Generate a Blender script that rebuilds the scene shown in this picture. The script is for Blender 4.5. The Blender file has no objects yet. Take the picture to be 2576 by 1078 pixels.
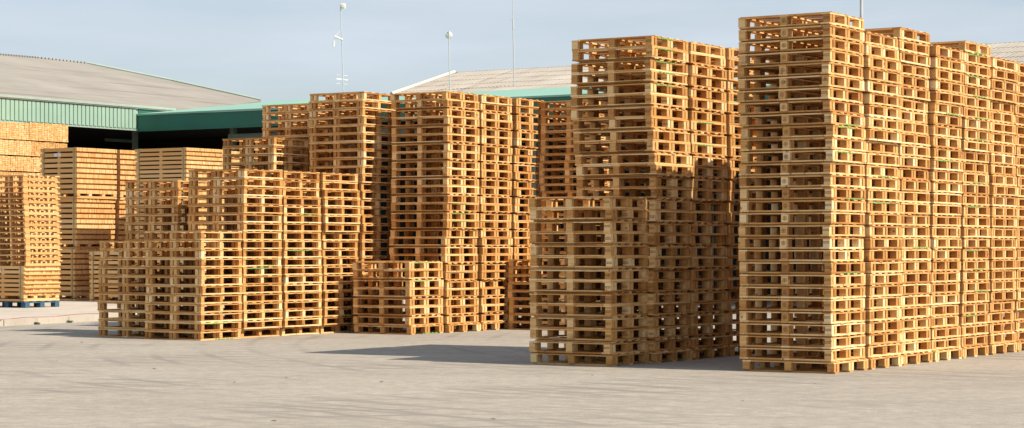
import bpy, math, random
import numpy as np
from mathutils import Matrix, Vector
random.seed(7)
PI = math.pi
S = bpy.context.scene
COL = S.collection

# ------------------------------------------------------------------ camera
CAM_H = 1.5
FPX = 5357.0            # focal length in pixels of a 2576 px wide picture
HY = 620.0              # row of the horizon in that picture
cd = bpy.data.cameras.new('camera')
cd.sensor_width = 36.0
cd.lens = FPX / 2576 * 36
cd.shift_y = (HY - 539) / 2576
cd.clip_end = 4000
cam = bpy.data.objects.new('camera', cd)
COL.objects.link(cam)
cam.location = (0, 0, CAM_H)
cam.rotation_euler = (PI / 2, 0, 0)
S.camera = cam
S.render.resolution_x = 1024
S.render.resolution_y = 428

# ------------------------------------------------------------------ sun and sky
SUN_EL = math.radians(44.5)
SUN_AZ = math.radians(28.5)     # sun stands right of and behind the camera
sun_vec = Vector((math.cos(SUN_AZ) * math.cos(SUN_EL), -math.sin(SUN_AZ) * math.cos(SUN_EL), math.sin(SUN_EL)))
sl = bpy.data.lights.new('sun', 'SUN')
sl.energy = 5.0
sl.angle = math.radians(0.5)
sl.color = (1.0, 0.88, 0.71)
sun = bpy.data.objects.new('sun', sl)
COL.objects.link(sun)
sun.rotation_euler = sun_vec.to_track_quat('Z', 'Y').to_euler()
sun.location = (20, -20, 30)
W = bpy.data.worlds.new('World')
S.world = W
W.use_nodes = True
wn = W.node_tree.nodes
wl = W.node_tree.links
bg = wn['Background']
sky = wn.new('ShaderNodeTexSky')
sky.sky_type = 'NISHITA'
sky.sun_disc = False
sky.sun_elevation = SUN_EL
sky.sun_rotation = math.atan2(sun_vec.x, sun_vec.y)
sky.altitude = 100
sky.air_density = 1.0
sky.dust_density = 1.2
sky.ozone_density = 1.5
# thin veil of high cloud over the blue
tc = wn.new('ShaderNodeTexCoord')
mp = wn.new('ShaderNodeMapping'); mp.inputs['Scale'].default_value = (3.0, 3.0, 22.0)
nz = wn.new('ShaderNodeTexNoise'); nz.inputs['Scale'].default_value = 1.6; nz.inputs['Detail'].default_value = 6
cr = wn.new('ShaderNodeMapRange')
cr.inputs['From Min'].default_value = 0.3; cr.inputs['From Max'].default_value = 0.75
cr.inputs['To Min'].default_value = 0.35; cr.inputs['To Max'].default_value = 0.85
mx = wn.new('ShaderNodeMix'); mx.data_type = 'RGBA'
mx.inputs[7].default_value = (6.35, 6.95, 7.75, 1)
wl.new(tc.outputs['Generated'], mp.inputs['Vector']); wl.new(mp.outputs[0], nz.inputs['Vector'])
wl.new(nz.outputs[0], cr.inputs[0]); wl.new(cr.outputs[0], mx.inputs[0])
wl.new(sky.outputs[0], mx.inputs[6]); wl.new(mx.outputs[2], bg.inputs['Color'])
bg.inputs['Strength'].default_value = 0.085
S.view_settings.view_transform = 'Standard'
S.view_settings.look = 'None'
S.view_settings.gamma = 1.0
S.view_settings.exposure = 0.44
S.render.engine = 'CYCLES'
S.cycles.max_bounces = 6
S.cycles.diffuse_bounces = 4

# ------------------------------------------------------------------ materials
def new_mat(name):
    m = bpy.data.materials.new(name); m.use_nodes = True
    nt = m.node_tree
    b = nt.nodes['Principled BSDF']
    return m, nt, nt.nodes, nt.links, b

def mixcol(nt, fac, a, b, mode='MIX'):
    n = nt.nodes.new('ShaderNodeMix'); n.data_type = 'RGBA'; n.blend_type = mode
    for sock, val in ((n.inputs[0], fac), (n.inputs[6], a), (n.inputs[7], b)):
        if isinstance(val, (int, float)): sock.default_value = val
        elif isinstance(val, tuple): sock.default_value = (*val, 1)
        else: nt.links.new(val, sock)
    return n.outputs[2]

def mapr(nt, src, a, b, c, d):
    n = nt.nodes.new('ShaderNodeMapRange')
    n.inputs[1].default_value = a; n.inputs[2].default_value = b
    n.inputs[3].default_value = c; n.inputs[4].default_value = d
    nt.links.new(src, n.inputs[0]); return n.outputs[0]

def noise(nt, vec, scale, detail=3, rough=0.5, stretch=None):
    if stretch:
        m = nt.nodes.new('ShaderNodeMapping'); m.inputs['Scale'].default_value = stretch
        nt.links.new(vec, m.inputs[0]); vec = m.outputs[0]
    n = nt.nodes.new('ShaderNodeTexNoise'); n.inputs['Scale'].default_value = scale
    n.inputs['Detail'].default_value = detail; n.inputs['Roughness'].default_value = rough
    nt.links.new(vec, n.inputs['Vector']); return n.outputs[0]

def ramp(nt, src, stops):
    n = nt.nodes.new('ShaderNodeValToRGB'); e = n.color_ramp.elements
    while len(e) < len(stops): e.new(0.5)
    for el, (p, c) in zip(e, stops): el.position = p; el.color = (*c, 1)
    nt.links.new(src, n.inputs[0]); return n.outputs[0]

def math2(nt, op, a, b=None):
    n = nt.nodes.new('ShaderNodeMath'); n.operation = op
    for i, v in enumerate((a, b)):
        if v is None: continue
        if isinstance(v, (int, float)): n.inputs[i].default_value = v
        else: nt.links.new(v, n.inputs[i])
    return n.outputs[0]

def wood(name, dark, mid, light, stain=0.5, rough=0.75, knots=True, pale=False, amp=.22):
    m, nt, N, L, b = new_mat(name)
    g = N.new('ShaderNodeNewGeometry'); pos = g.outputs['Position']
    oi = N.new('ShaderNodeObjectInfo')
    at = N.new('ShaderNodeAttribute'); at.attribute_name = 'tone'
    ad = N.new('ShaderNodeAttribute'); ad.attribute_name = 'grain'
    tcn = N.new('ShaderNodeTexCoord'); oc = tcn.outputs['Object']
    add = N.new('ShaderNodeVectorMath'); add.operation = 'ADD'
    cmb = N.new('ShaderNodeCombineXYZ')
    k = math2(nt, 'MULTIPLY', oi.outputs['Random'], 37.0)
    k = math2(nt, 'ADD', k, math2(nt, 'MULTIPLY', at.outputs['Fac'], 53.0))
    for i in range(3): L.new(k, cmb.inputs[i])
    L.new(oc, add.inputs[0]); L.new(cmb.outputs[0], add.inputs[1]); v = add.outputs[0]
    gx = noise(nt, v, 1.0, 4, 0.6, (3, 60, 60)); gy = noise(nt, v, 1.0, 4, 0.6, (60, 3, 60))
    mg = N.new('ShaderNodeMix'); mg.data_type = 'FLOAT'
    L.new(ad.outputs['Fac'], mg.inputs[0]); L.new(gx, mg.inputs[2]); L.new(gy, mg.inputs[3])
    t = math2(nt, 'MULTIPLY', oi.outputs['Random'], 0.42)
    t = math2(nt, 'ADD', t, math2(nt, 'MULTIPLY', at.outputs['Fac'], 0.68))
    t = math2(nt, 'ADD', t, mapr(nt, mg.outputs[0], 0.25, 0.75, -amp, amp))
    c = ramp(nt, t, [(0.0, dark), (0.45, mid), (0.9, light)] + ([(0.99, (0.80, 0.62, 0.37))] if pale else []))
    if knots:
        vo = N.new('ShaderNodeTexVoronoi'); vo.inputs['Scale'].default_value = 7.5
        L.new(v, vo.inputs['Vector'])
        kf = mapr(nt, vo.outputs['Distance'], 0.06, 0.17, 0.75, 0.0)
        c = mixcol(nt, kf, c, (dark[0] * .45, dark[1] * .38, dark[2] * .35))
    st = mapr(nt, noise(nt, v, 5.0, 4, 0.6), 0.56, 0.72, 0.0, stain)
    c = mixcol(nt, st, c, (dark[0] * .72, dark[1] * .74, dark[2] * .85))
    L.new(c, b.inputs['Base Color']); b.inputs['Roughness'].default_value = rough
    b.inputs['Specular IOR Level'].default_value = 0.25
    return m

def plain(name, col, rough=0.6, metal=0.0, var=0.15, scale=4.0):
    m, nt, N, L, b = new_mat(name)
    tcn = N.new('ShaderNodeTexCoord')
    n = noise(nt, tcn.outputs['Object'], scale, 5, 0.6)
    f = mapr(nt, n, 0.3, 0.7, 0.0, 1.0)
    lo = tuple(x * (1 - var) for x in col); hi = tuple(min(1, x * (1 + var)) for x in col)
    L.new(mixcol(nt, f, lo, hi), b.inputs['Base Color'])
    b.inputs['Roughness'].default_value = rough; b.inputs['Metallic'].default_value = metal
    return m

M = {}
M['wood'] = wood('pallet_pine', (0.33, 0.135, 0.036), (0.575, 0.305, 0.098), (0.83, 0.575, 0.28), pale=True)
M['wood_grey'] = wood('weathered_pine', (0.36, 0.22, 0.10), (0.55, 0.37, 0.18), (0.68, 0.51, 0.29), 0.4)
M['sawn'] = wood('fresh_sawn_timber', (0.48, 0.225, 0.07), (0.62, 0.34, 0.125), (0.74, 0.485, 0.23), 0.05, knots=False, amp=.1)
M['blue'] = plain('blue_paint', (0.035, 0.10, 0.17), 0.7, 0, 0.3, 9)
M['green_paint'] = plain('green_spray_paint', (0.14, 0.36, 0.09), 0.7, 0, 0.35, 30)
M['ink'] = plain('burnt_stamp', (0.20, 0.11, 0.05), 0.9)
M['strap'] = plain('green_strap', (0.10, 0.22, 0.15), 0.5)
M['paper'] = plain('paper_label', (0.72, 0.68, 0.66), 0.7, 0, 0.05)
M['clad_light'] = plain('light_green_cladding', (0.265, 0.40, 0.325), 0.55, 0, 0.07, 1.2)
M['clad_groove'] = plain('cladding_groove', (0.13, 0.26, 0.20), 0.6, 0, 0.1)
M['trim_light'] = plain('pale_green_trim', (0.31, 0.39, 0.345), 0.5, 0, 0.06)
M['clad_dark'] = plain('dark_green_fascia', (0.012, 0.120, 0.082), 0.5, 0, 0.12, 0.8)
M['roof_green'] = plain('green_roof_sheet', (0.22, 0.42, 0.33), 0.5, 0, 0.08, 0.6)
M['column'] = plain('column_paint', (0.10, 0.15, 0.125), 0.6)
M['shade_wall'] = plain('shade_black_back_wall', (0.006, 0.007, 0.006), 0.95)  # near-black colour paints in the deep shade inside the open sheds
M['galv'] = plain('galvanised_steel', (0.50, 0.52, 0.53), 0.5, 0.3, 0.1)
M['white_metal'] = plain('white_antenna', (0.78, 0.77, 0.72), 0.5)
M['verge'] = plain('pale_verge_tile', (0.58, 0.50, 0.44), 0.7, 0, 0.12, 1.5)
M['weed'] = plain('weed_leaf', (0.06, 0.09, 0.03), 0.8, 0, 0.4, 20)
M['litter'] = plain('dark_litter', (0.09, 0.07, 0.05), 0.9, 0, 0.4, 20)
M['red'] = plain('red_cord', (0.35, 0.09, 0.07), 0.8)
M['dish'] = plain('dish_grey', (0.62, 0.62, 0.57), 0.6)

def asphalt():
    m, nt, N, L, b = new_mat('sunbleached_asphalt')
    g = N.new('ShaderNodeNewGeometry'); p = g.outputs['Position']
    big = noise(nt, p, 0.16, 5, 0.6)
    mid = noise(nt, p, 0.9, 5, 0.65, (0.55, 1.6, 1))
    rot = N.new('ShaderNodeMapping'); rot.inputs['Rotation'].default_value = (0, 0, 0.5); rot.inputs['Scale'].default_value = (0.25, 3.0, 1)
    L.new(p, rot.inputs[0])
    stn = N.new('ShaderNodeTexNoise'); stn.inputs['Scale'].default_value = 0.8; stn.inputs['Detail'].default_value = 5
    stn.inputs['Distortion'].default_value = 1.2
    L.new(rot.outputs[0], stn.inputs['Vector'])
    fine = noise(nt, p, 38.0, 4, 0.8)
    med = noise(nt, p, 5.5, 6, 0.75)
    c = ramp(nt, big, [(0.3, (0.300, 0.274, 0.236)), (0.7, (0.405, 0.371, 0.321))])
    c = mixcol(nt, mapr(nt, mid, 0.4, 0.7, 0, 0.55), c, (0.465, 0.426, 0.368))
    c = mixcol(nt, mapr(nt, stn.outputs[0], 0.56, 0.70, 0, 0.22), c, (0.225, 0.207, 0.185))
    c = mixcol(nt, mapr(nt, fine, 0.35, 0.7, 0.0, 0.7), c, (0.165, 0.150, 0.130))
    c = mixcol(nt, mapr(nt, med, 0.48, 0.62, 0, 0.5), c, (0.215, 0.198, 0.174))
    c = mixcol(nt, mapr(nt, med, 0.47, 0.33, 0, 0.35), c, (0.50, 0.465, 0.405))
    ch = noise(nt, p, 90.0, 2, 0.8)
    c = mixcol(nt, mapr(nt, ch, 0.56, 0.66, 0, 0.6), c, (0.56, 0.52, 0.46))
    # tyre tracks: big faint arcs
    for cx, cy, sc, thr in ((-14, 9, 0.9, 0.80), (12, 34, 0.7, 0.84), (3, 2, 0.8, 0.86)):
        mpn = N.new('ShaderNodeMapping'); mpn.inputs['Location'].default_value = (-cx, -cy, 0)
        L.new(p, mpn.inputs[0])
        wv = N.new('ShaderNodeTexWave'); wv.wave_type = 'RINGS'; wv.rings_direction = 'Z'
        wv.inputs['Scale'].default_value = sc * 0.6; wv.inputs['Distortion'].default_value = 1.6
        wv.inputs['Detail'].default_value = 3
        L.new(mpn.outputs[0], wv.inputs['Vector'])
        f = math2(nt, 'MULTIPLY', mapr(nt, wv.outputs['Fac'], thr, 1.0, 0, 0.85), mapr(nt, noise(nt, p, 0.35, 3), 0.45, 0.65, 0, 1))
        c = mixcol(nt, f, c, (0.215, 0.20, 0.182))
    # oil / damp patches
    c = mixcol(nt, mapr(nt, noise(nt, p, 0.42, 3, 0.5, (0.5, 1.3, 1)), 0.66, 0.72, 0, 0.35), c, (0.20, 0.186, 0.158))
    L.new(c, b.inputs['Base Color']); b.inputs['Roughness'].default_value = 0.95
    b.inputs['Specular IOR Level'].default_value = 0.15
    bp = N.new('ShaderNodeBump'); bp.inputs['Strength'].default_value = 0.5; bp.inputs['Distance'].default_value = 0.01
    L.new(fine, bp.inputs['Height']); L.new(bp.outputs[0], b.inputs['Normal'])
    return m
M['asphalt'] = asphalt()

def concrete():
    m, nt, N, L, b = new_mat('pale_concrete')
    g = N.new('ShaderNodeNewGeometry'); p = g.outputs['Position']
    c = ramp(nt, noise(nt, p, 0.7, 6, 0.65), [(0.3, (0.37, 0.33, 0.285)), (0.7, (0.50, 0.455, 0.395))])
    c = mixcol(nt, mapr(nt, noise(nt, p, 6, 4, 0.6), 0.55, 0.7, 0, 0.4), c, (0.30, 0.27, 0.22))
    L.new(c, b.inputs['Base Color']); b.inputs['Roughness'].default_value = 0.95
    return m
M['concrete'] = concrete()

def fibre_roof(name, lo, hi):
    m, nt, N, L, b = new_mat(name)
    tcn = N.new('ShaderNodeTexCoord'); p = tcn.outputs['Object']
    c = ramp(nt, noise(nt, p, 0.5, 6, 0.65, (1.2, 1, 1)), [(0.3, lo), (0.7, hi)])
    st = noise(nt, p, 1.0, 4, 0.6, (2.6, 0.10, 1))
    c = mixcol(nt, mapr(nt, st, 0.58, 0.64, 0, 0.5), c, (lo[0] * .62, lo[1] * .58, lo[2] * .5))
    st = noise(nt, p, 1.0, 3, 0.6, (5, .5, 1))
    c = mixcol(nt, mapr(nt, st, 0.5, 0.75, 0, 0.3), c, (lo[0] * .7, lo[1] * .68, lo[2] * .62))
    L.new(c, b.inputs['Base Color']); b.inputs['Roughness'].default_value = 0.9
    return m
M['roof_grey'] = fibre_roof('grey_fibre_cement', (0.235, 0.218, 0.196), (0.305, 0.287, 0.256))
M['roof_pale'] = fibre_roof('pale_fibre_cement', (0.27, 0.245, 0.21), (0.40, 0.37, 0.325))

# ------------------------------------------------------------------ mesh helpers
def empty(name, loc, rz=0.0, label=None, cat=None, group=None, kind=None, parent=None):
    o = bpy.data.objects.new(name, None); COL.objects.link(o)
    o.empty_display_size = 0.2; o.location = loc; o.rotation_euler = (0, 0, rz)
    if parent: o.parent = parent
    return tag(o, label, cat, group, kind)

def tag(o, label=None, cat=None, group=None, kind=None):
    if label: o['label'] = label
    if cat: o['category'] = cat
    if group: o['group'] = group
    if kind: o['kind'] = kind
    return o

CUBE_F = ((0, 3, 2, 1), (4, 5, 6, 7), (0, 1, 5, 4), (1, 2, 6, 5), (2, 3, 7, 6), (3, 0, 4, 7))
class MB:
    def __init__(s): s.v = []; s.f = []; s.t = []; s.g = []; s.m = []
    def face(s, pts, tone=None, g=0, mi=0):
        n = len(s.v); s.v += [tuple(p) for p in pts]; s.f.append(tuple(range(n, n + len(pts))))
        s.t.append(random.random() if tone is None else tone); s.g.append(g); s.m.append(mi)
    def box(s, x0, x1, y0, y1, z0, z1, tone=None, g=0, mi=0, mat=None):
        n = len(s.v)
        P = [(x0, y0, z0), (x1, y0, z0), (x1, y1, z0), (x0, y1, z0), (x0, y0, z1), (x1, y0, z1), (x1, y1, z1), (x0, y1, z1)]
        if mat is not None: P = [tuple(mat @ Vector(p)) for p in P]
        s.v += P
        t = random.random() if tone is None else tone
        for f in CUBE_F:
            s.f.append(tuple(n + i for i in f)); s.t.append(t); s.g.append(g); s.m.append(mi)
    def board(s, axis, a0, a1, c, w, z0, z1, sag=0.0, skew=0.0, tone=None, nseg=4):
        """a plank along axis 0 (x) or 1 (y), centred on c in the other axis, slightly bent"""
        n = len(s.v); t = random.random() if tone is None else tone
        for i in range(nseg + 1):
            k = i / nseg; a = a0 + (a1 - a0) * k
            dz = sag * (1 - (2 * k - 1) ** 2); cc = c + skew * (k - .5)
            for (o, z) in ((-w / 2, z0), (w / 2, z0), (w / 2, z1), (-w / 2, z1)):
                s.v.append((a, cc + o, z + dz) if axis == 0 else (cc + o, a, z + dz))
        for i in range(nseg):
            b = n + i * 4
            for j in range(4):
                q = (b + j, b + (j + 1) % 4, b + 4 + (j + 1) % 4, b + 4 + j)
                s.f.append(q if axis == 1 else q[::-1]); s.t.append(t); s.g.append(axis); s.m.append(0)
        e = n + nseg * 4
        q = (n, n + 1, n + 2, n + 3); q2 = (e, e + 1, e + 2, e + 3)
        s.f += [q[::-1] if axis == 1 else q, q2 if axis == 1 else q2[::-1]]
        s.t += [t, t]; s.g += [axis] * 2; s.m += [0] * 2
    def tube(s, p0, p1, r0, r1=None, n=8, mi=0, tone=.5):
        r1 = r0 if r1 is None else r1
        p0 = Vector(p0); p1 = Vector(p1); d = (p1 - p0).normalized()
        a = d.orthogonal().normalized(); b = d.cross(a); k = len(s.v)
        for (p, r) in ((p0, r0), (p1, r1)):
            for i in range(n):
                t = 2 * PI * i / n; s.v.append(tuple(p + a * (r * math.cos(t)) + b * (r * math.sin(t))))
        for i in range(n):
            j = (i + 1) % n; s.f.append((k + i, k + j, k + n + j, k + n + i)); s.t.append(tone); s.g.append(0); s.m.append(mi)
        s.f += [tuple(k + i for i in range(n))[::-1], tuple(k + n + i for i in range(n))]
        s.t += [tone] * 2; s.g += [0] * 2; s.m += [mi] * 2
    def mesh(s, name, mats):
        me = bpy.data.meshes.new(name); me.from_pydata(s.v, [], s.f)
        for m in (mats if isinstance(mats, (list, tuple)) else [mats]): me.materials.append(m)
        a = me.attributes.new('tone', 'FLOAT', 'FACE'); a.data.foreach_set('value', s.t)
        a = me.attributes.new('grain', 'FLOAT', 'FACE'); a.data.foreach_set('value', [float(x) for x in s.g])
        me.polygons.foreach_set('material_index', s.m)
        me.update(); return me
    def build(s, name, mats, parent=None, loc=None, rz=0.0):
        return put(name, s.mesh(name, mats), parent, loc, rz)

def put(name, me, parent=None, loc=None, rz=0.0):
    o = bpy.data.objects.new(name, me); COL.objects.link(o)
    if parent: o.parent = parent
    if loc is not None: o.location = loc
    o.rotation_euler = (0, 0, rz)
    return o

def px(x, y, depth):
    """a point seen in the 2576-wide picture at column x, row y, at a given distance"""
    return Vector(((x - 1288) / FPX * depth, depth, CAM_H - (y - HY) / FPX * depth))

PHI = math.radians(32.9)
EX = Vector((math.cos(PHI), -math.sin(PHI), 0))    # along the shaded faces, to the right
EY = Vector((math.sin(PHI), math.cos(PHI), 0))     # along the sunny faces, away
RZ = -PHI

# ------------------------------------------------------------------ ground
g = MB(); g.face([(-1500, -60, 0), (1500, -60, 0), (1500, 3000, 0), (-1500, 3000, 0)], .5)
tag(g.build('asphalt_ground', M['asphalt']), kind='structure')
KA = Vector((-9.54, 40.0, 0)); KB = Vector((-8.28, 42.7, 0)); KD = (KB - KA).normalized(); KN = Vector((-KD.y, KD.x, 0))
k0 = KA - KD * 22; k1 = KA + KD * 60
def slab(mb, a, b, w0, w1, z0, z1):
    P = [a + KN * w0, b + KN * w0, b + KN * w1, a + KN * w1]
    lo = [(p.x, p.y, z0) for p in P]; hi = [(p.x, p.y, z1) for p in P]
    mb.face(hi, .5); 
    for i in range(4):
        j = (i + 1) % 4; mb.face([lo[i], lo[j], hi[j], hi[i]], .5)
pv = MB(); slab(pv, k0, k1, 0.152, 60, -0.05, 0.116)
tag(pv.build('concrete_pavement', M['concrete']), kind='structure')
kb = MB()
n = 82
for i in range(n):
    a = k0 + KD * (i * 1.0); b_ = k0 + KD * (i * 1.0 + 0.985)
    slab(kb, a, b_, random.uniform(-.008, .008), 0.15, -0.05, 0.120 + random.uniform(-.004, .004))
tag(kb.build('kerb', M['concrete']), kind='structure')

# ------------------------------------------------------------------ pallets
HP = 0.147
XB = (-0.54, 0.0, 0.54)
YB = (-0.425, 0.0, 0.425)
def frame_mesh(kind, top, var):
    rnd = random.Random(var * 31 + top * 7 + len(kind)); mb = MB()
    z0, z1 = (0.1155, 0.1315) if top else (0.0, 0.020)
    if kind == 'leg' and not top:
        for y in YB: mb.board(0, -.6, .6, y, .1, z0, z1, 0, 0, rnd.random())
    else:
        for x in XB:
            mb.board(1, -.5, .5, x, .115, z0, z1, rnd.uniform(-.008, .006), rnd.uniform(-.014, .014), rnd.random())
        for y in ((-.447, .447) if top else (-.447, 0, .447)):
            for (a, b) in ((-.480, -.060), (.060, .480)):
                mb.board(0, a, b, y + rnd.uniform(-.004, .004), .1, z0 + .0015, z1 - .0015, rnd.uniform(-.003, .002), 0, rnd.random(), 2)
    return mb.mesh('frame', M['wood'])
def deck_mesh(kind, var):
    rnd = random.Random(var * 17 + len(kind)); mb = MB()
    x0 = -.598
    if kind == 'alt': x0 = -.55
    ys = (-.375, -.2, 0, .2, .375) if kind == 'alt' else (-.405, -.2, 0, .2, .405) if kind not in ('quad', 'solo') else (-.448, -.22, -.03, .2, .448)
    for i, y in enumerate(ys):
        mb.board(0, x0 + rnd.uniform(-.012, .006), .598 + rnd.uniform(-.006, .012), y + rnd.uniform(-.012, .012) * (0 < i < 4),
                 rnd.choice((.075, .09, .1, .06)) if 0 < i < 4 else .098, .1325, .1455, rnd.uniform(-.001, .001), rnd.uniform(-.01, .01), rnd.random(), 3)
    return mb.mesh('deck', M['wood'])
def block_mesh(kind, var):
    rnd = random.Random(var * 13 + len(kind)); mb = MB()
    for s in (-1, 1):
        t = rnd.random(); j = rnd.uniform(-.004, .004)
        if kind == 'quad': mb.box(s * .040 - .029, s * .040 + .029, -.036 + j, .036 + j, .0205, .115, t, 1)
        else: mb.box(-.044 + j, .044 + j, s * .041 - .031, s * .041 + .031, .0205, .115, t, 0)
    return mb.mesh('block', M['wood'])
MESH = {}
for kind in ('pair', 'quad', 'leg', 'solo', 'alt'):
    MESH[kind] = dict(base=[frame_mesh(kind, 0, i) for i in range(6)], top=[frame_mesh(kind, 1, i) for i in range(6)],
                      deck=[deck_mesh(kind, i) for i in range(6)], block=[block_mesh(kind, i) for i in range(6)])
# green paint sprayed on a board end face (sunny side) and burnt stamps on the blocks
def paint_mesh(seed, z):
    rnd = random.Random(seed); mb = MB(); a = rnd.uniform(-.42, -.1)
    e = a + rnd.uniform(.25, .5)
    while a < e:
        l = rnd.uniform(.03, .09); h = rnd.uniform(.006, .011)
        mb.box(.599, .603, a, min(a + l, .49), z - h, z + h * rnd.uniform(.3, .9), .5); a += l + rnd.uniform(.004, .03)
    return mb.mesh('paint_mark', M['green_paint'])
PAINT = [paint_mesh(i, z) for i, z in enumerate((.012, .121, .012, .121))]
def stamp_round():
    mb = MB(); n = 20
    for i in range(n):
        a, b = 2 * PI * i / n, 2 * PI * (i + 1) / n
        P = [(r * math.cos(t), r * math.sin(t)) for (r, t) in ((.026, a), (.026, b), (.0205, b), (.0205, a))]
        mb.face([(p[0], -.075, .068 + p[1]) for p in P], .5)
    for (x0, x1, z0, z1) in ((-.004, .004, -.013, .013), (-.011, -.004, .004, .009), (.004, .011, -.004, .001), (-.010, -.004, -.010, -.006)):
        mb.face([(x0, -.075, .068 + z0), (x1, -.075, .068 + z0), (x1, -.075, .068 + z1), (x0, -.075, .068 + z1)], .5)
    return mb.mesh('stamp', M['ink'])
def stamp_text():
    mb = MB(); rnd = random.Random(4)
    for z in (.083, .066):
        x = -.042
        while x < .04:
            w = rnd.uniform(.004, .010); mb.face([(x, -.075, z - .005), (x + w, -.075, z - .005), (x + w, -.075, z + .005), (x, -.075, z + .005)], .5)
            x += w + .004
    return mb.mesh('stamp', M['ink'])
ST_R, ST_T = stamp_round(), stamp_text()

ORD = ['', 'first', 'second', 'third', 'fourth', 'fifth', 'sixth', 'seventh', 'eighth', 'ninth', 'tenth', 'eleventh', 'twelfth',
       'thirteenth', 'fourteenth', 'fifteenth', 'sixteenth', 'seventeenth', 'eighteenth', 'nineteenth', 'twentieth']

# stacks: (id, corner point of the row, shift along EY, shift along -EX, number, kind, alternate, z scale, phrase, group)
ROW_A = Vector((3.76, 25.0, 0)); ROW_B = Vector((1.31, 26.5, 0)); ROW_C = Vector((-4.94, 33.8, 0)); ROW_D = Vector((-1.69, 36.0, 0))
ROW_F = Vector((0.94, 37.75, 0))
NTH = ['front', 'second', 'third', 'fourth', 'fifth', 'sixth', 'seventh']
STACKS = []
for k in range(7):
    STACKS.append((ROW_A, 1.045 * k, 0, 28 if k in (1, 3, 5, 6) else 29, 'pair', False, 1.0, 'the %s stack of the right row' % NTH[k], 'pallets stacked in the long right row'))
STACKS.append((ROW_B, 0, .11, 14, 'pair', True, 1.035, 'the low shaded stack before the middle row', 'pallets stacked in the half shaded row'))
for k in range(3):
    STACKS.append((ROW_B, .95 + 1.03 * k, 0, 28, 'pair', True, 1.024, 'the %s tall stack of the half shaded row' % (['first', 'second', 'third'][k]), 'pallets stacked in the half shaded row'))
STACKS.append((ROW_C, 0, 0, 12, 'quad', False, .99, 'the low front stack left of centre', 'pallets stacked in the left row'))
for k in range(3):
    STACKS.append((ROW_C, 1.06 * (k + 1), 0, 19, 'quad', False, .99, 'the %s mid-height stack of the left row' % (['first', 'second', 'third'][k]), 'pallets stacked in the left row'))
STACKS.append((ROW_C, 4.24, 0, 29, 'quad', False, .99, 'the tall stack ending the left row', 'pallets stacked in the left row'))
STACKS.append((ROW_D, 0, .07, 8, 'pair', True, 1.06, 'the lowest stack, at the picture centre', 'pallets stacked in the central row'))
for k in range(3):
    STACKS.append((ROW_D, 1.06 * (k + 1), 0, 28, 'pair', True, 1.02, 'the %s tall stack of the central row' % (['first', 'second', 'third'][k]), 'pallets stacked in the central row'))
STACKS.append((ROW_C, .3, 1.3, 11, 'quad', False, .985, 'the leftmost low pallet stack', 'pallets stacked behind the left row'))
STACKS.append((ROW_C, 1.4, 1.72, 18, 'quad', False, .99, 'the stack behind the leftmost low pallets', 'pallets stacked behind the left row'))
STACKS.append((ROW_C, 3.9, 1.68, 23, 'quad', False, 1.02, 'the stepped stack left of the tall one', 'pallets stacked behind the left row'))
STACKS.append((ROW_C, 4.98, 1.62, 28, 'quad', False, 1.0, 'the narrow tall stack before the green roof', 'pallets stacked behind the left row'))
STACKS.append((ROW_F, 0, 0, 9, 'solo', False, .955, 'the low stack in the central gap', 'pallets stacked in the central gap'))
STACKS.append((ROW_F, 1.06, 0, 30, 'solo', False, .945, 'the tall stack in the central gap', 'pallets stacked in the central gap'))

PAL = []      # every pallet: matrix, kind, variants, stack, index
for si, (row, sy, sx, num, kind, alt, zs, phrase, group) in enumerate(STACKS):
    rnd = random.Random(100 + si)
    base = row + EY * sy - EX * sx
    centre = base - EX * 0.6 + EY * 0.5
    lean = Vector((rnd.uniform(-.0012, .0012), rnd.uniform(-.0008, .0008), 0))
    off = Vector((0, 0, 0)); z = 0.0; h = HP * zs; nxt = rnd.randint(3, 8); step = Vector((0, 0, 0))
    for i in range(num):
        ground = i == 0
        kd = 'leg' if (ground and kind == 'pair') else ('alt' if alt else kind)
        # orientation: the topmost stands the right way up
        inv = alt and ((num - 1 - i) % 2 == 1) and not ground
        off = off * .8 + EX * rnd.gauss(0, .007) + EY * rnd.gauss(0, .006)
        p = centre + off + lean * i
        if i == nxt: step = EX * rnd.uniform(-.018, .018) + EY * rnd.uniform(-.012, .012); nxt = i + rnd.randint(3, 8)
        if not ground: p = p + step
        if rnd.random() < .10: p = p + EX * rnd.uniform(-.035, .025)
        if ground and kind == 'quad' and sy > .5: p = p - EX * .07
        if ground and kind == 'pair': p = p + EX * .03
        a = RZ + rnd.gauss(0, .007)
        PAL.append(dict(si=si, i=i, num=num, kind=kd, inv=inv, loc=(p.x, p.y, z), a=a, zs=zs * .998, var=rnd.randrange(6), seed=rnd.random(),
                        phrase=phrase, group=group, h=h))
        z += h

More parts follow.
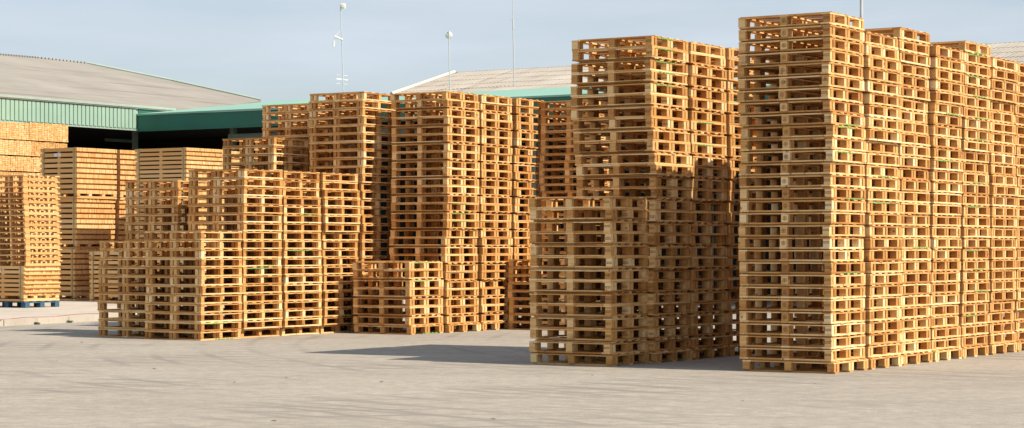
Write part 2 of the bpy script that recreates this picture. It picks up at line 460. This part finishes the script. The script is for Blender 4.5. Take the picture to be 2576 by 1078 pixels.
# how much of each pallet the camera sees, by painting their outlines far to near
def cnvx(pts):
    pts = sorted(set(pts))
    def half(ps):
        o = []
        for p in ps:
            while len(o) > 1 and (o[-1][0] - o[-2][0]) * (p[1] - o[-2][1]) - (o[-1][1] - o[-2][1]) * (p[0] - o[-2][0]) <= 0: o.pop()
            o.append(p)
        return o[:-1]
    return half(pts) + half(pts[::-1])
BW, BH = 1288, 539
buf = np.full((BH, BW), -1, np.int32)
order = sorted(range(len(PAL)), key=lambda q: -(STACKS[PAL[q]['si']][0].y * 1000 + 0) - Vector(PAL[q]['loc'][:2]).length * 10)
order = sorted(range(len(PAL)), key=lambda q: -Vector(PAL[q]['loc'][:2]).length)
for q in order:
    P = PAL[q]; c, s = math.cos(P['a']), math.sin(P['a']); pts = []
    for x in (-.6, .6):
        for y in (-.5, .5):
            for zz in (0, P['h']):
                X = P['loc'][0] + c * x - s * y; Y = P['loc'][1] + s * x + c * y; Z = P['loc'][2] + zz
                pts.append(((1288 + X / Y * FPX) / 2, (HY - (Z - CAM_H) / Y * FPX) / 2))
    hl = cnvx(pts)
    x0 = max(0, int(min(p[0] for p in hl))); x1 = min(BW, int(max(p[0] for p in hl)) + 2)
    y0 = max(0, int(min(p[1] for p in hl))); y1 = min(BH, int(max(p[1] for p in hl)) + 2)
    if x1 <= x0 or y1 <= y0: continue
    yy, xx = np.mgrid[y0:y1, x0:x1]; yy = yy + .5; xx = xx + .5
    ins = np.ones(yy.shape, bool)
    for i in range(len(hl)):
        a, b = hl[i], hl[(i + 1) % len(hl)]
        ins &= ((b[0] - a[0]) * (yy - a[1]) - (b[1] - a[1]) * (xx - a[0])) >= 0
    buf[y0:y1, x0:x1][ins] = q
cnt = np.bincount(buf[buf >= 0], minlength=len(PAL))
rank = sorted(range(len(PAL)), key=lambda q: -cnt[q])
single = set(rank[:300])
print('pallets', len(PAL), 'smallest single area', cnt[rank[299]] if len(rank) > 299 else 0, 'largest in rest', cnt[rank[300]])

def pallet_parts(P):
    """list of (part name, mesh, x, y) of one pallet"""
    r = random.Random(int(P['seed'] * 1e6)); K = MESH[P['kind']]
    out = [('base_frame', K['base'][P['var']], 0, 0), ('top_frame', K['top'][r.randrange(6)], 0, 0), ('deck', K['deck'][r.randrange(6)], 0, 0)]
    for x in XB:
        for y in YB:
            out.append(('block', K['block'][r.randrange(6)], x * (1.026 if K is not MESH['quad'] else .975), y * (1.07 if P['kind'] == 'quad' else 1)))
    return out

MARKED = {0: (8, 14, 17, 20, 19), 4: (3, 6, 8, 9, 13, 16, 20, 22, 24, 25, 27, 28), 8: (25, 26, 27, 24, 23), 9: (20, 18), 11: (0, 1), 12: (7, 8), 13: (14, 9),
          14: (2,), 16: (0, 5, 7), 17: (13, 14, 12), 3: (22, 17), 2: (10,), 1: (16, 13)}
far = []
for q, P in enumerate(PAL):
    parts = pallet_parts(P)
    rot = Matrix.Rotation(P['a'], 4, 'Z')
    marked = P['i'] in MARKED.get(P['si'], ())
    if q in single:
        nt_, nb_ = P['num'] - P['i'], P['i'] + 1
        if nt_ == 1: where = 'topmost'
        elif nb_ == 1: where = 'lowest'
        elif nt_ <= P['num'] // 2: where = ORD[nt_] + ' from the top'
        else: where = ORD[nb_] + ' from the ground'
        lab = ('green-marked' if marked else 'wooden') + ' pallet, ' + where + ' in ' + P['phrase']
        e = empty('pallet', P['loc'], P['a'], lab, 'pallet', P['group'])
        e.scale = (1, 1, P['zs'])
        if P['inv']:
            e.location.z += P['h']; e.rotation_euler = (PI, 0, P['a'])
        for (nm, me, x, y) in parts:
            o = put(nm, me, e, (x, y, 0))
            if P['si'] == 0 and nm == 'block' and y < -.3 and not P['inv'] and P['i'] > 0:
                if x == 0: put('stamp', ST_R, o)
                elif x > 0: put('stamp', ST_T, o)
            elif nm == 'block' and P['si'] in (7, 8) and x > .3 and ((y < -.3) ^ P['inv']) and P['i'] > 0:
                s_ = put('stamp', ST_T, o)
                if P['inv']: s_.rotation_euler = (0, 0, PI)
        if marked: put('paint_mark', PAINT[P['i'] % 4], e)
    else:
        T = Matrix.Translation(P['loc']) @ rot
        if P['inv']: T = T @ Matrix.Translation((0, 0, P['h'])) @ Matrix.Rotation(PI, 4, 'X')
        T = T @ Matrix.Diagonal((1, 1, P['zs'], 1))
        for (nm, me, x, y) in parts: far.append((T @ Matrix.Translation((x, y, 0)), me))
        if marked: far.append((T, PAINT[P['i'] % 4]))

cache = {}
def mesh_arrays(me):
    if me.name in cache: return cache[me.name]
    v = np.empty(len(me.vertices) * 3); me.vertices.foreach_get('co', v); v = v.reshape(-1, 3)
    f = [tuple(p.vertices) for p in me.polygons]
    t = np.empty(len(f)); me.attributes['tone'].data.foreach_get('value', t)
    g_ = np.empty(len(f)); me.attributes['grain'].data.foreach_get('value', g_)
    cache[me.name] = (v, f, t, g_, me.materials[0] is M['green_paint']); return cache[me.name]
V, Fc, T_, G_, MI = [], [], [], [], []
nv = 0
for (mt, me) in far:
    v, f, t, g_, gp = mesh_arrays(me); A = np.array(mt)
    V.append(v @ A[:3, :3].T + A[:3, 3]); k = random.random() * .5
    Fc += [tuple(i + nv for i in ff) for ff in f]; nv += len(v)
    T_.append(np.clip(t * .75 + k - .12, 0, 1)); G_.append(g_); MI += [1 if gp else 0] * len(f)
me = bpy.data.meshes.new('pallet_mass')
me.from_pydata(np.concatenate(V).tolist(), [], Fc)
me.materials.append(M['wood']); me.materials.append(M['green_paint'])
a = me.attributes.new('tone', 'FLOAT', 'FACE'); a.data.foreach_set('value', np.concatenate(T_))
a = me.attributes.new('grain', 'FLOAT', 'FACE'); a.data.foreach_set('value', np.concatenate(G_))
me.polygons.foreach_set('material_index', MI); me.update()
tag(put('pallet_mass', me), 'remaining wooden pallets filling the rear and half hidden parts of the stacks', 'pallets', None, 'stuff')

# ------------------------------------------------------------------ packs of sawn timber on the pavement
PZ = 0.118
def timber_pack(corner, lx, ly, layers, lh, z, label, group, base=True, straps=True, labels=0, flush=False):
    """bundle of squared timber in layers; long faces towards the camera (x), end grain on the sunny side"""
    c = corner - EX * (lx / 2) + EY * (ly / 2)
    e = empty('timber_pack', (c.x, c.y, z), RZ + random.uniform(-.01, .01), label, 'timber pack', group)
    zz = 0
    if base:
        mb = MB()
        mb.box(-lx / 2, lx / 2, -ly / 2, -ly / 2 + .1, 0, .045, None, 0); mb.box(-lx / 2, lx / 2, ly / 2 - .1, ly / 2, 0, .045, None, 0)
        for x in (-lx / 2 + .05, lx / 2 - .05): mb.box(x - .045, x + .045, -ly / 2 + .101, ly / 2 - .101, 0, .06, None, 1)
        for x in (-lx / 2 + .06, 0, lx / 2 - .06):
            for y in (-ly / 2 + .06, -ly / 6, ly / 6, ly / 2 - .06): mb.box(x - .055, x + .055, y - .055, y + .055, .061, .12, None, 0)
        mb.build('base_pallet', M['sawn'], e); zz = .122
    for k in range(layers):
        mb = MB(); y = -ly / 2; z0 = zz + k * lh; z1 = z0 + lh * .68
        if k:
            for x in (-lx / 2 + .09, 0, lx / 2 - .12): mb.box(x - .04, x + (.16 if flush and x > .2 else .045), -ly / 2 + .004, ly / 2 - .004, z0 - lh * .32, z0, None, 1)
        while y < ly / 2 - .03:
            w = min(random.uniform(.055, .085), ly / 2 - y)
            dx = random.uniform(-.012, .008)
            mb.box(-lx / 2 + random.uniform(-.012, .012), lx / 2 + dx, y, y + w - .003, z0, z1, .25 + .6 * random.random(), 0); y += w
        mb.build('timber_layer', M['sawn'], e)
    top = zz + layers * lh - lh * .32
    if straps:
        for x in (-lx / 2 + .14, lx / 2 - .1):
            mb = MB(); mb.box(x - .01, x + .01, -ly / 2 - .012, -ly / 2 - .008, 0, top + .006, .5)
            mb.box(x - .01, x + .01, -ly / 2 - .008, ly / 2, top + .003, top + .006, .5); mb.build('strap', M['strap'], e)
    for q in range(labels):
        mb = MB(); x = -lx * .12 + q * .13
        zl = zz + (layers - 2) * lh + .008
        mb.box(x, x + .115, -ly / 2 - .009, -ly / 2 - .006, zl, zl + .085, .5); mb.build('paper_label', M['paper'], e)
    return z + top + .002

GP = 'strapped packs of squared timber on the pavement'
JC = Vector((-11.07, 54.0, 0))
z = PZ
z = timber_pack(JC + EX * .0, 1.26, 1.44, 9, .137, z, 'lowest pack of the tall timber stack, half behind the comb-sided panels', GP, labels=1) 
z = timber_pack(JC + EX * .02 + EY * .02, 1.26, 1.42, 9, .134, z, 'middle pack of the tall timber stack behind the panels', GP)
z = timber_pack(JC + EX * .06, 1.30, 1.44, 9, .134, z, 'top pack of the tall timber stack, with two white papers', GP, labels=2)
z = PZ
for k, w in enumerate(('lowest', 'middle', 'topmost')):
    z = timber_pack(JC + EY * 1.58 + EX * .03 * k, 1.26, 1.44, 9, .135, z, w + ' pack of the timber stack half hidden behind the tall one', GP, straps=False)
z = timber_pack(Vector((-9.62, 52.6, 0)), 1.12, 1.3, 10, .116, PZ, 'low single timber pack beside the leftmost low pallet stack', GP)
MC = Vector((-7.94, 52.0, 0)); z = PZ
for k, w in enumerate(('lowest', 'middle', 'topmost')):
    z = timber_pack(MC, 1.70, 1.4, 11, .1068, z, w + ' long timber pack behind the left pallet stacks', GP)
z = PZ
for k, w in enumerate(('lowest', 'middle', 'topmost')):
    z = timber_pack(MC + EY * 1.55 - EX * .32, 1.70, 1.4, 11, .1068, z, w + ' timber pack of the rear stack, peeking out left of the long one', GP)

# wall of solid packs showing only end grain, under the green eaves
def solid_pack(corner, w, h, z, d, label):
    c = corner - EX * (d / 2) + EY * (w / 2)
    e = MB(); y = -w / 2; rows = 11
    while y < w / 2 - .02:
        cw = min(random.choice((.075, .1, .1, .125)), w / 2 - y); zc = 0.0
        while zc < h - .028:
            hh = min(random.choice((.04, .052, .052, .1)), h - .012 - zc); t = .2 + .75 * random.random()
            dx = random.uniform(-.008, .005)
            e.box(-d / 2, d / 2 + dx, y, y + cw - .009, zc, zc + hh - .007, t, 0); zc += hh
        y += cw
    return tag(e.build('end_grain_pack', M['sawn'], None, (c.x, c.y, z), RZ), label, 'timber pack', 'solid timber packs under the green eaves')
WC = Vector((-12.30, 59.0, 0))
for col in range(3):
    zz = PZ; rows = 11
    for r in range(rows):
        hh = .414 if r < rows - 1 else (.50 if col == 0 else .47)
        nth = 'topmost' if r == rows - 1 else ORD[rows - r] + ' from the top'
        side = ('right', 'middle', 'left')[col]
        solid_pack(WC - EY * (1.46 * (col + 1)) + EX * random.uniform(-.03, .03) + EX * .05 * col, 1.45, hh, zz, 1.6,
                   'end-grain timber pack, %s in the %s column under the green eaves' % (nth, side))
        zz += hh + .012

# comb-sided panels on a timber pack on a blue pallet (far left)
IC = Vector((-10.93, 47.7, 0))
def blue_pallet():
    c = IC - EX * .60 + EY * .56
    e = empty('blue_pallet', (c.x, c.y, PZ), RZ, 'blue painted pallet carrying the leaning timber pack at far left', 'pallet')
    mb = MB()
    for y in (-.48, -.24, 0, .24, .48): mb.box(-.6, .6, y - .06, y + .06, .125, .145, .5)
    mb.build('deck', M['blue'], e)
    mb = MB()
    for x in XB: mb.box(x - .06, x + .06, -.54, .54, .103, .124, .5)
    mb.build('stringer', M['blue'], e)
    for x in XB:
        for y in (-.46, 0, .46):
            mb = MB(); mb.box(-.07, .07, -.065, .065, 0, .102, .5); mb.build('block', M['blue'], e, (x, y, 0))
blue_pallet()
ztop = timber_pack(IC, 1.35, 1.10, 7, .100, PZ + .147, 'leaning timber pack on the blue pallet under the comb-sided panels', GP, labels=1, flush=True)
def comb_meshes():
    lx, ly = 1.3, 1.08
    out = []
    for x in (-lx / 2, -lx / 6, lx / 6, lx / 2):
        A = MB(); A.box(x - .022, x + .022, -ly / 2, ly / 2, 0, .056, None, 1)
        for y in (-.33, -.19, -.05, .09, .23, .37): A.box(x - .02, x + .02, y - .022, y + .022, .056, .099, None, 0)
        A.box(x, x + .016, -ly / 2 + .01, -.39, .056, .099, .2, 1); A.box(x, x + .016, .40, ly / 2 - .02, .056, .099, .2, 1)
        out.append(('comb_board', A.mesh('comb_board', M['sawn'])))
    for (y0, y1, z1, e) in ((-ly / 2 + .01, -ly / 2 + .13, .125, .03), (-.245, -.155, .118, .02), (-.025, .065, .118, .02), (.195, .285, .118, .02), (ly / 2 - .09, ly / 2 + .05, .125, .03)):
        C_ = MB(); C_.box(-lx / 2 - e, lx / 2 + e, y0, y1, .099, z1, None, 0); out.append(('top_board', C_.mesh('top_board', M['sawn'])))
    return out
cm = comb_meshes()
for k in range(16):
    c = IC - EX * (.62 + .0035 * k) + EY * (.55 - .003 * k) + EX * random.uniform(-.01, .01)
    nth = 'topmost' if k == 15 else ('lowest' if k == 0 else (ORD[16 - k] + ' from the top' if k > 7 else ORD[k + 1] + ' from the bottom'))
    e = empty('slotted_panel', (c.x, c.y, ztop + .128 * k), RZ + random.uniform(-.006, .006), 'slotted pale wood panel, ' + nth + ' of the far left pile', 'wood panel', 'slotted panels piled at far left')
    for nm, m_ in cm: put(nm, m_, e)

# ------------------------------------------------------------------ buildings
P0 = px(347, 328, 64.0); P0.z = 0          # inner corner of the two green sheds
LOC = lambda u, v, z: P0 + EX * u + EY * v + Vector((0, 0, z))
def quadbox(mb, pts, thick, tone=.5, mi=0):
    """a slab: polygon pts (world) with a thickness downwards"""
    hi = [Vector(p) for p in pts]; lo = [p - Vector((0, 0, thick)) for p in hi]
    mb.face(hi, tone, 0, mi); mb.face(lo[::-1], tone, 0, mi)
    for i in range(len(hi)):
        j = (i + 1) % len(hi); mb.face([hi[i], lo[i], lo[j], hi[j]], tone, 0, mi)
def rel(o, base):
    o.matrix_parent_inverse = Matrix.Translation(base).inverted(); return o

def local_to(base, mb):
    mb.v = [(x - base.x, y - base.y, z - base.z) for (x, y, z) in mb.v]; return mb

# left hall: fascia runs along EY (towards the camera, v < 0)
HB = LOC(0, 0, 0)
hall = empty('green_warehouse', HB, 0, 'warehouse with pale green ribbed fascia and long grey roof at left', 'warehouse')
FZ0, FZ1 = 5.0, 5.66
mb = MB(); W_ = RZ
MT = Matrix.Translation(HB) @ Matrix.Rotation(RZ, 4, 'Z')
def lbox(mb, u0, u1, v0, v1, z0, z1, mi=0, tone=.5): mb.box(u0, u1, v0, v1, z0, z1, tone, 0, mi)
lbox(mb, -.06, 0, -26, -.002, FZ0, FZ1 - .002)
v = -26.0
while v < -.1:
    lbox(mb, .001, .028, v + .018, v + .148, FZ0 + .03, FZ1 - .05); lbox(mb, .0005, .004, v - .012, v + .016, FZ0 + .03, FZ1 - .05, 1); v += .165
o = put('fascia', mb.mesh('fascia', [M['clad_light'], M['clad_groove']]), hall, None, RZ)
mb = MB(); lbox(mb, -.06, .05, -26, 0, FZ0 - .035, FZ0 - .001); lbox(mb, -.05, .085, -26, 1.6, FZ1, FZ1 + .07)
put('gutter', mb.mesh('gutter', M['trim_light']), hall, None, RZ)
# roof: one inclined plane rising away from the eave, outline taken where the skyline shows it
pl_p = LOC(0, 0, FZ1 + .072); slope = math.tan(math.radians(13.5))
nrm = Vector((EX.x * slope, EX.y * slope, 1)).normalized()     # falls towards +EX
camp = Vector((0, 0, CAM_H))
def hit(x, y):
    d = px(x, y, 1.0) - camp; t = (pl_p - camp).dot(nrm) / d.dot(nrm); return camp + d * t
sky_l = [(-60, 134), (0, 139), (94, 147), (220, 161), (314, 180), (432, 204), (550, 230), (656, 253.5)]
pts = [hit(x, y) for (x, y) in sky_l]
e1 = LOC(.07, 2.9, FZ1 + .072); e1 = pl_p + (e1 - pl_p) - nrm * ((e1 - pl_p).dot(nrm))
e0 = LOC(.07, -26, FZ1 + .072)
mb = MB(); quadbox(mb, [e0] + [e1] + pts[::-1], .09); mb = local_to(HB, mb)
Ri = Matrix.Rotation(-RZ, 4, 'Z'); mb.v = [tuple(Ri @ Vector(p)) for p in mb.v]
put('roof', mb.mesh('roof', M['roof_grey']), hall, None, RZ)
mb = MB()
for i in range(3, len(pts) - 1):
    mb.tube(pts[i] + Vector((0, 0, .02)), pts[i + 1] + Vector((0, 0, .02)), .055, .055, 6)
put('verge_trim', local_to(HB, mb).mesh('verge_trim', M['trim_light']), hall)
mb = MB()
for i in range(0, 3): 
    a, b = pts[i], pts[i + 1]; n_ = 14
    for k in range(n_):
        p = a.lerp(b, (k + .1) / n_); q_ = a.lerp(b, (k + .85) / n_); mb.tube(p + Vector((0, 0, .01)), q_ + Vector((0, 0, .01)), .05, .03, 6)
put('ridge_cap', local_to(HB, mb).mesh('ridge_cap', M['roof_grey']), hall)
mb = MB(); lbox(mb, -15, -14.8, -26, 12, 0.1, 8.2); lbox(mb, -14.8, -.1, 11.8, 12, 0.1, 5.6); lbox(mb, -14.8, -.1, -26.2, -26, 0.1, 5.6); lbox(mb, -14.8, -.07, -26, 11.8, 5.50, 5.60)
put('back_wall', mb.mesh('back_wall', M['shade_wall']), hall, None, RZ)
mb = MB(); lbox(mb, -.05, .02, .002, 3.6, 5.43, FZ1 - .002)
put('side_panel', mb.mesh('side_panel', M['clad_dark']), hall, None, RZ)
for v in (-24, -18, -12, -6, 1.3):
    mb = MB(); lbox(mb, -1.40, -1.25, v - .06, v + .06, 0.1, FZ0 + .3); put('column', mb.mesh('column', M['column']), hall, None, RZ)
for (u, v) in ((-3.0, -3.5), (-7.0, -1.0), (-3.5, 3.0)):
    mb = MB(); lbox(mb, u - .06, u + .06, v - .7, v + .7, 4.85, 4.93); put('tube_light', mb.mesh('tube_light', M['column']), hall, None, RZ)

# open shed: dark fascia runs along EX (to the right), roof rises behind it
shed = empty('green_shed', HB, 0, 'long open shed with dark green fascia and light green roof behind the stacks', 'shed')
L_ = 34.0
mb = MB(); lbox(mb, .03, L_, -.06, 0, FZ0 - .06, 5.42); lbox(mb, .03, L_, -.075, -.061, FZ0 - .06, FZ0 - .02)
put('fascia', mb.mesh('fascia', M['clad_dark']), shed, None, RZ)
mb = MB(); mb.v = [(0.02, -.09, 5.42), (L_, -.09, 5.42), (L_, 6.5, 6.19), (0.02, 6.5, 6.19), (0.02, -.09, 5.47), (L_, -.09, 5.47), (L_, 6.5, 6.24), (0.02, 6.5, 6.24)]
for f in CUBE_F: mb.f.append(f); mb.t.append(.5); mb.g.append(0); mb.m.append(0)
put('roof', mb.mesh('roof', M['roof_green']), shed, None, RZ)
mb = MB(); lbox(mb, -.1, L_, 6.0, 6.2, 0.1, 5.9); lbox(mb, L_ - .2, L_, .1, 5.9, 0, 5.4); put('back_wall', mb.mesh('back_wall', M['shade_wall']), shed, None, RZ)
for u in (2.9, 8.2, 13.5, 18.8, 24.1, 29.4):
    mb = MB(); lbox(mb, u - .075, u + .075, .9, 1.05, .1, 5.3); put('column', mb.mesh('column', M['column']), shed, None, RZ)
mb = MB(); lbox(mb, 3.1, L_ - .3, .5, .62, 4.62, 4.80); put('beam', mb.mesh('beam', M['column']), shed, None, RZ)

# rear hall with pale corrugated roof
RB = LOC(0, 9.5, 0)
rear = empty('rear_hall', RB, 0, 'hall with pale corrugated roof rising behind the green shed', 'hall')
EZ = 6.75                                   # eave height
def on_plane(x, y, v0, z0, sl):
    """where the view ray meets the roof plane rising along EY"""
    p0 = LOC(0, v0, z0); nn = Vector((-EY.x * sl, -EY.y * sl, 1)).normalized()
    d = px(x, y, 1.0) - camp; t = (p0 - camp).dot(nn) / d.dot(nn); return camp + d * t
RSL = math.tan(math.radians(14)); RV0 = 6.75; RZ0 = 6.20
A_ = on_plane(985, 239, RV0, RZ0, RSL); B_ = on_plane(1143, 184, RV0, RZ0, RSL)
def uv_of(p): d = p - P0; return d.dot(EX), d.dot(EY), p.z
ua, va, za = uv_of(A_); ub, vb, zb = uv_of(B_)
print('ridge u', [tuple(round(q,1) for q in ((p-P0).dot(EX),(p-P0).dot(EY),p.z)) for p in pts])
print('rear hall', ua, va, za, ub, vb, zb)
# corrugated sheet: strips in u
mb = MB(); u = min(ua, ub); u1 = 42.0; stepu = .07
def zr(v): return RZ0 + (v - RV0) * RSL
rowsN = 5
def vlow(u):
    if u >= ua: return RV0
    return RV0
cols = []
uu = ub if ub < ua else ub
u = ua
cols_u = []
while u < u1: cols_u.append(u); u += stepu
grid = {}
vtop = vb
for r in range(rowsN):
    v0 = RV0 + (vtop - RV0) * r / rowsN; v1 = RV0 + (vtop - RV0) * (r + 1) / rowsN + (.12 if r < rowsN - 1 else 0)
    idx = []
    for ci, u in enumerate(cols_u):
        dz = .011 * math.cos(ci * PI)
        # the left verge climbs obliquely: cut the strip where it starts
        vmin = RV0 + (vtop - RV0) * max(0.0, 0.0)
        idx.append((len(mb.v), u)); mb.v.append((u, v0, zr(v0) + dz + .022)); mb.v.append((u, v1, zr(v1) + dz + .012))
    for k in range(len(idx) - 1):
        a = idx[k][0]; b = idx[k + 1][0]
        ulim = ua + (ub - ua) * ((v0 + v1) / 2 - RV0) / (vtop - RV0)
        if idx[k][1] < ulim: continue
        mb.f.append((a, b, b + 1, a + 1)); mb.t.append(.5); mb.g.append(0); mb.m.append(0)
mb.v = [(x, y - 9.5, z) for (x, y, z) in mb.v]
put('roof', mb.mesh('roof', M['roof_pale']), rear, None, RZ)
mb = MB()
for (a, b, r) in ((A_, B_, .06),):
    mb.tube(a + Vector((0, 0, .03)), b + Vector((0, 0, .03)), r, r, 8)
put('verge_tiles', local_to(RB, mb).mesh('verge_tiles', M['verge']), rear)
R1 = LOC(u1, vtop + .1, zr(vtop) + .0)
mb = MB(); mb.tube(LOC(ub - .2, vtop + .1, zr(vtop) + .0), R1, .05, .05, 8); put('ridge_cap', local_to(RB, mb).mesh('ridge_cap', M['galv']), rear)
mb = MB(); mb.box(ub, u1, vtop + .2 - 9.5, vtop + 8 - 9.5, zr(vtop) - 2.2, zr(vtop) - 2.0, .5); mb.box(max(ua, 0) , u1, 0.2, .4, 0, zr(9.7) - .1, .5)
mb.box(ub, u1, vtop + 7.8 - 9.5, vtop + 8 - 9.5, 0, zr(vtop) - 2.201, .5)
put('wall', mb.mesh('wall', M['concrete']), rear, None, RZ)

# ------------------------------------------------------------------ masts
def at_px(x, depth): return Vector(((x - 1288) / FPX * depth, depth, 0))
def zpx(y, depth): return CAM_H - (y - HY) / FPX * depth
# mast with a square panel, a bracket and a small antenna
D1 = 63.5; b = at_px(857, D1); e = empty('antenna_mast', (b.x, b.y, 5.9), 0, 'thin mast with square grey panel on top and small cross antenna below', 'mast')
Z = lambda y: zpx(y, D1) - 5.9
s1 = D1 / FPX
mb = MB(); mb.tube((8 * s1, 0, 0), (0, 0, Z(30)), .016, .013); mb.tube((0, 0, Z(30)), (0, 0, Z(8)), .018, .016); mb.build('pole', M['galv'], e)
mb = MB(); mb.box(-.01, 13 * s1, -.03, .02, Z(22), Z(9), .5, 0, 0, Matrix.Rotation(.25, 4, 'Z')); mb.tube((6 * s1, -.06, Z(16)), (6 * s1, -.03, Z(16)), .05, .07)
mb.build('panel', M['dish'], e)
mb = MB(); mb.tube((-15 * s1, 0, Z(92)), (0, 0, Z(78)), .007, .007, 5); mb.tube((-15 * s1, 0, Z(93)), (5 * s1, 0, Z(101)), .04, .03, 6)
mb.tube((-17 * s1, 0, Z(104)), (-18 * s1, 0, Z(117)), .035, .035, 6); mb.tube((-15 * s1, 0, Z(93)), (-17 * s1, 0, Z(104)), .006, .006, 5); mb.build('bracket', M['white_metal'], e)
mb = MB()
for yy in (190, 201, 212):
    mb.tube((-9 * s1, -.1, Z(yy)), (-1 * s1, -.1, Z(yy + .5)), .010, .010, 5); mb.tube((5 * s1, .1, Z(yy)), (17 * s1, .1, Z(yy)), .010, .010, 5)
mb.tube((-10 * s1, -.1, Z(199)), (17 * s1, .1, Z(202)), .012, .012, 5); mb.build('aerial', M['white_metal'], e)
D2 = 64.0; b = at_px(1130, D2); e = empty('antenna_mast', (b.x, b.y, 6.0), 0, 'mast with a round white dish near its top', 'mast')
Z = lambda y: zpx(y, D2) - 6.0; s2 = D2 / FPX
mb = MB(); mb.tube((2 * s2, 0, 0), (-1 * s2, 0, Z(78)), .018, .016); mb.build('pole', M['galv'], e)
mb = MB(); mb.tube((-1 * s2, .03, Z(88.5)), (-1 * s2, .08, Z(88.5)), .11, .112, 20); mb.tube((-1 * s2, .0, Z(88.5)), (-1 * s2, .03, Z(88.5)), .04, .11, 20); mb.build('dish', M['dish'], e)
D3 = 66.0; b = at_px(1294, D3); e = empty('antenna_mast', (b.x, b.y, 6.4), 0, 'tall plain mast with a short crossbar, cut by the top edge', 'mast')
Z = lambda y: zpx(y, D3) - 6.4; s3 = D3 / FPX
mb = MB(); mb.tube((0, 0, 0), (-3 * s3, 0, Z(75)), .018, .018); mb.tube((-3 * s3, 0, Z(75)), (-3.5 * s3, 0, Z(48)), .024, .022); mb.tube((-3.5 * s3, 0, Z(48)), (-4 * s3, 0, Z(-40)), .012, .010); mb.build('pole', M['galv'], e)
mb = MB(); mb.tube((-12 * s3, 0, Z(49)), (10 * s3, 0, Z(47)), .008, .008, 5); mb.build('crossbar', M['galv'], e)
D4 = 46.0; b = at_px(2167, D4); e = empty('lamp_post', (b.x, b.y, 0), 0, 'grey steel post rising behind the front right stack', 'post')
mb = MB(); mb.tube((0, 0, 0), (0, 0, 7.4), .05, .034, 12); mb.build('pole', M['galv'], e)
mb = MB(); mb.tube((0, 0, 0), (0, 0, .25), .09, .09, 12); mb.build('base_collar', M['galv'], e)
# ------------------------------------------------------------------ small things on the ground
def cord():
    mb = MB(); pr = None
    for i in range(16):
        x = -40 + i * 20; dep = 5357 * (CAM_H - .13) / (183 - .062 * x + 1.2 * math.sin(i * .9))
        p = px(x, 0, dep); p.z = .122
        if pr is not None: mb.tube(pr, p, .006, .006, 5)
        pr = p
    tag(mb.build('cord', M['red']), 'thin red cord lying across the concrete pavement', 'cord')
cord()
def weed(x, y, r, lab):
    c = px(x, y, 5357 * CAM_H / (y - HY)); mb = MB()
    for i in range(26):
        a = random.uniform(0, 2 * PI); l = r * random.uniform(.5, 1.1); hgt = r * random.uniform(.3, 1.0)
        p = Vector((random.uniform(-.04, .04), random.uniform(-.03, .03), 0)); t = Vector((math.cos(a) * l, math.sin(a) * l * .6, hgt))
        w = Vector((-math.sin(a), math.cos(a), 0)) * .012
        mb.face([p - w, p + w, p + t * .6 + w * .8 + Vector((0, 0, .02)), p + t]); 
    tag(mb.build('weed', M['weed'], None, (c.x, c.y, 0)), lab, 'weed', 'weeds along the kerb')
weed(93, 817, .06, 'small dark weed curling against the kerb, nearer the left edge')
weed(176, 812.5, .05, 'small weed against the kerb, between the curled weed and the pallets')
sp = [(1490, 945), (1240, 1055), (720, 952), (205, 862), (143, 908), (388, 929), (1790 - 1200, 963), (960, 962), (690, 1060), (2050, 967), (1868, 1010)]
rnd = random.Random(3)
for (x, y) in sp:
    c = px(x, y, 5357 * CAM_H / (y - HY)); mb = MB(); r = rnd.uniform(.012, .028)
    n = 7; ring = [Vector((math.cos(i * 2 * PI / n) * r * rnd.uniform(.7, 1.3), math.sin(i * 2 * PI / n) * r * rnd.uniform(.5, 1.1), rnd.uniform(0, .006))) for i in range(n)]
    top = Vector((0, 0, r * .45))
    for i in range(n): mb.face([ring[i], ring[(i + 1) % n], top], .5)
    tag(mb.build('debris', M['litter'], None, (c.x, c.y, .001)), 'small dark scrap of bark lying on the open asphalt', 'debris', 'scraps scattered on the asphalt')
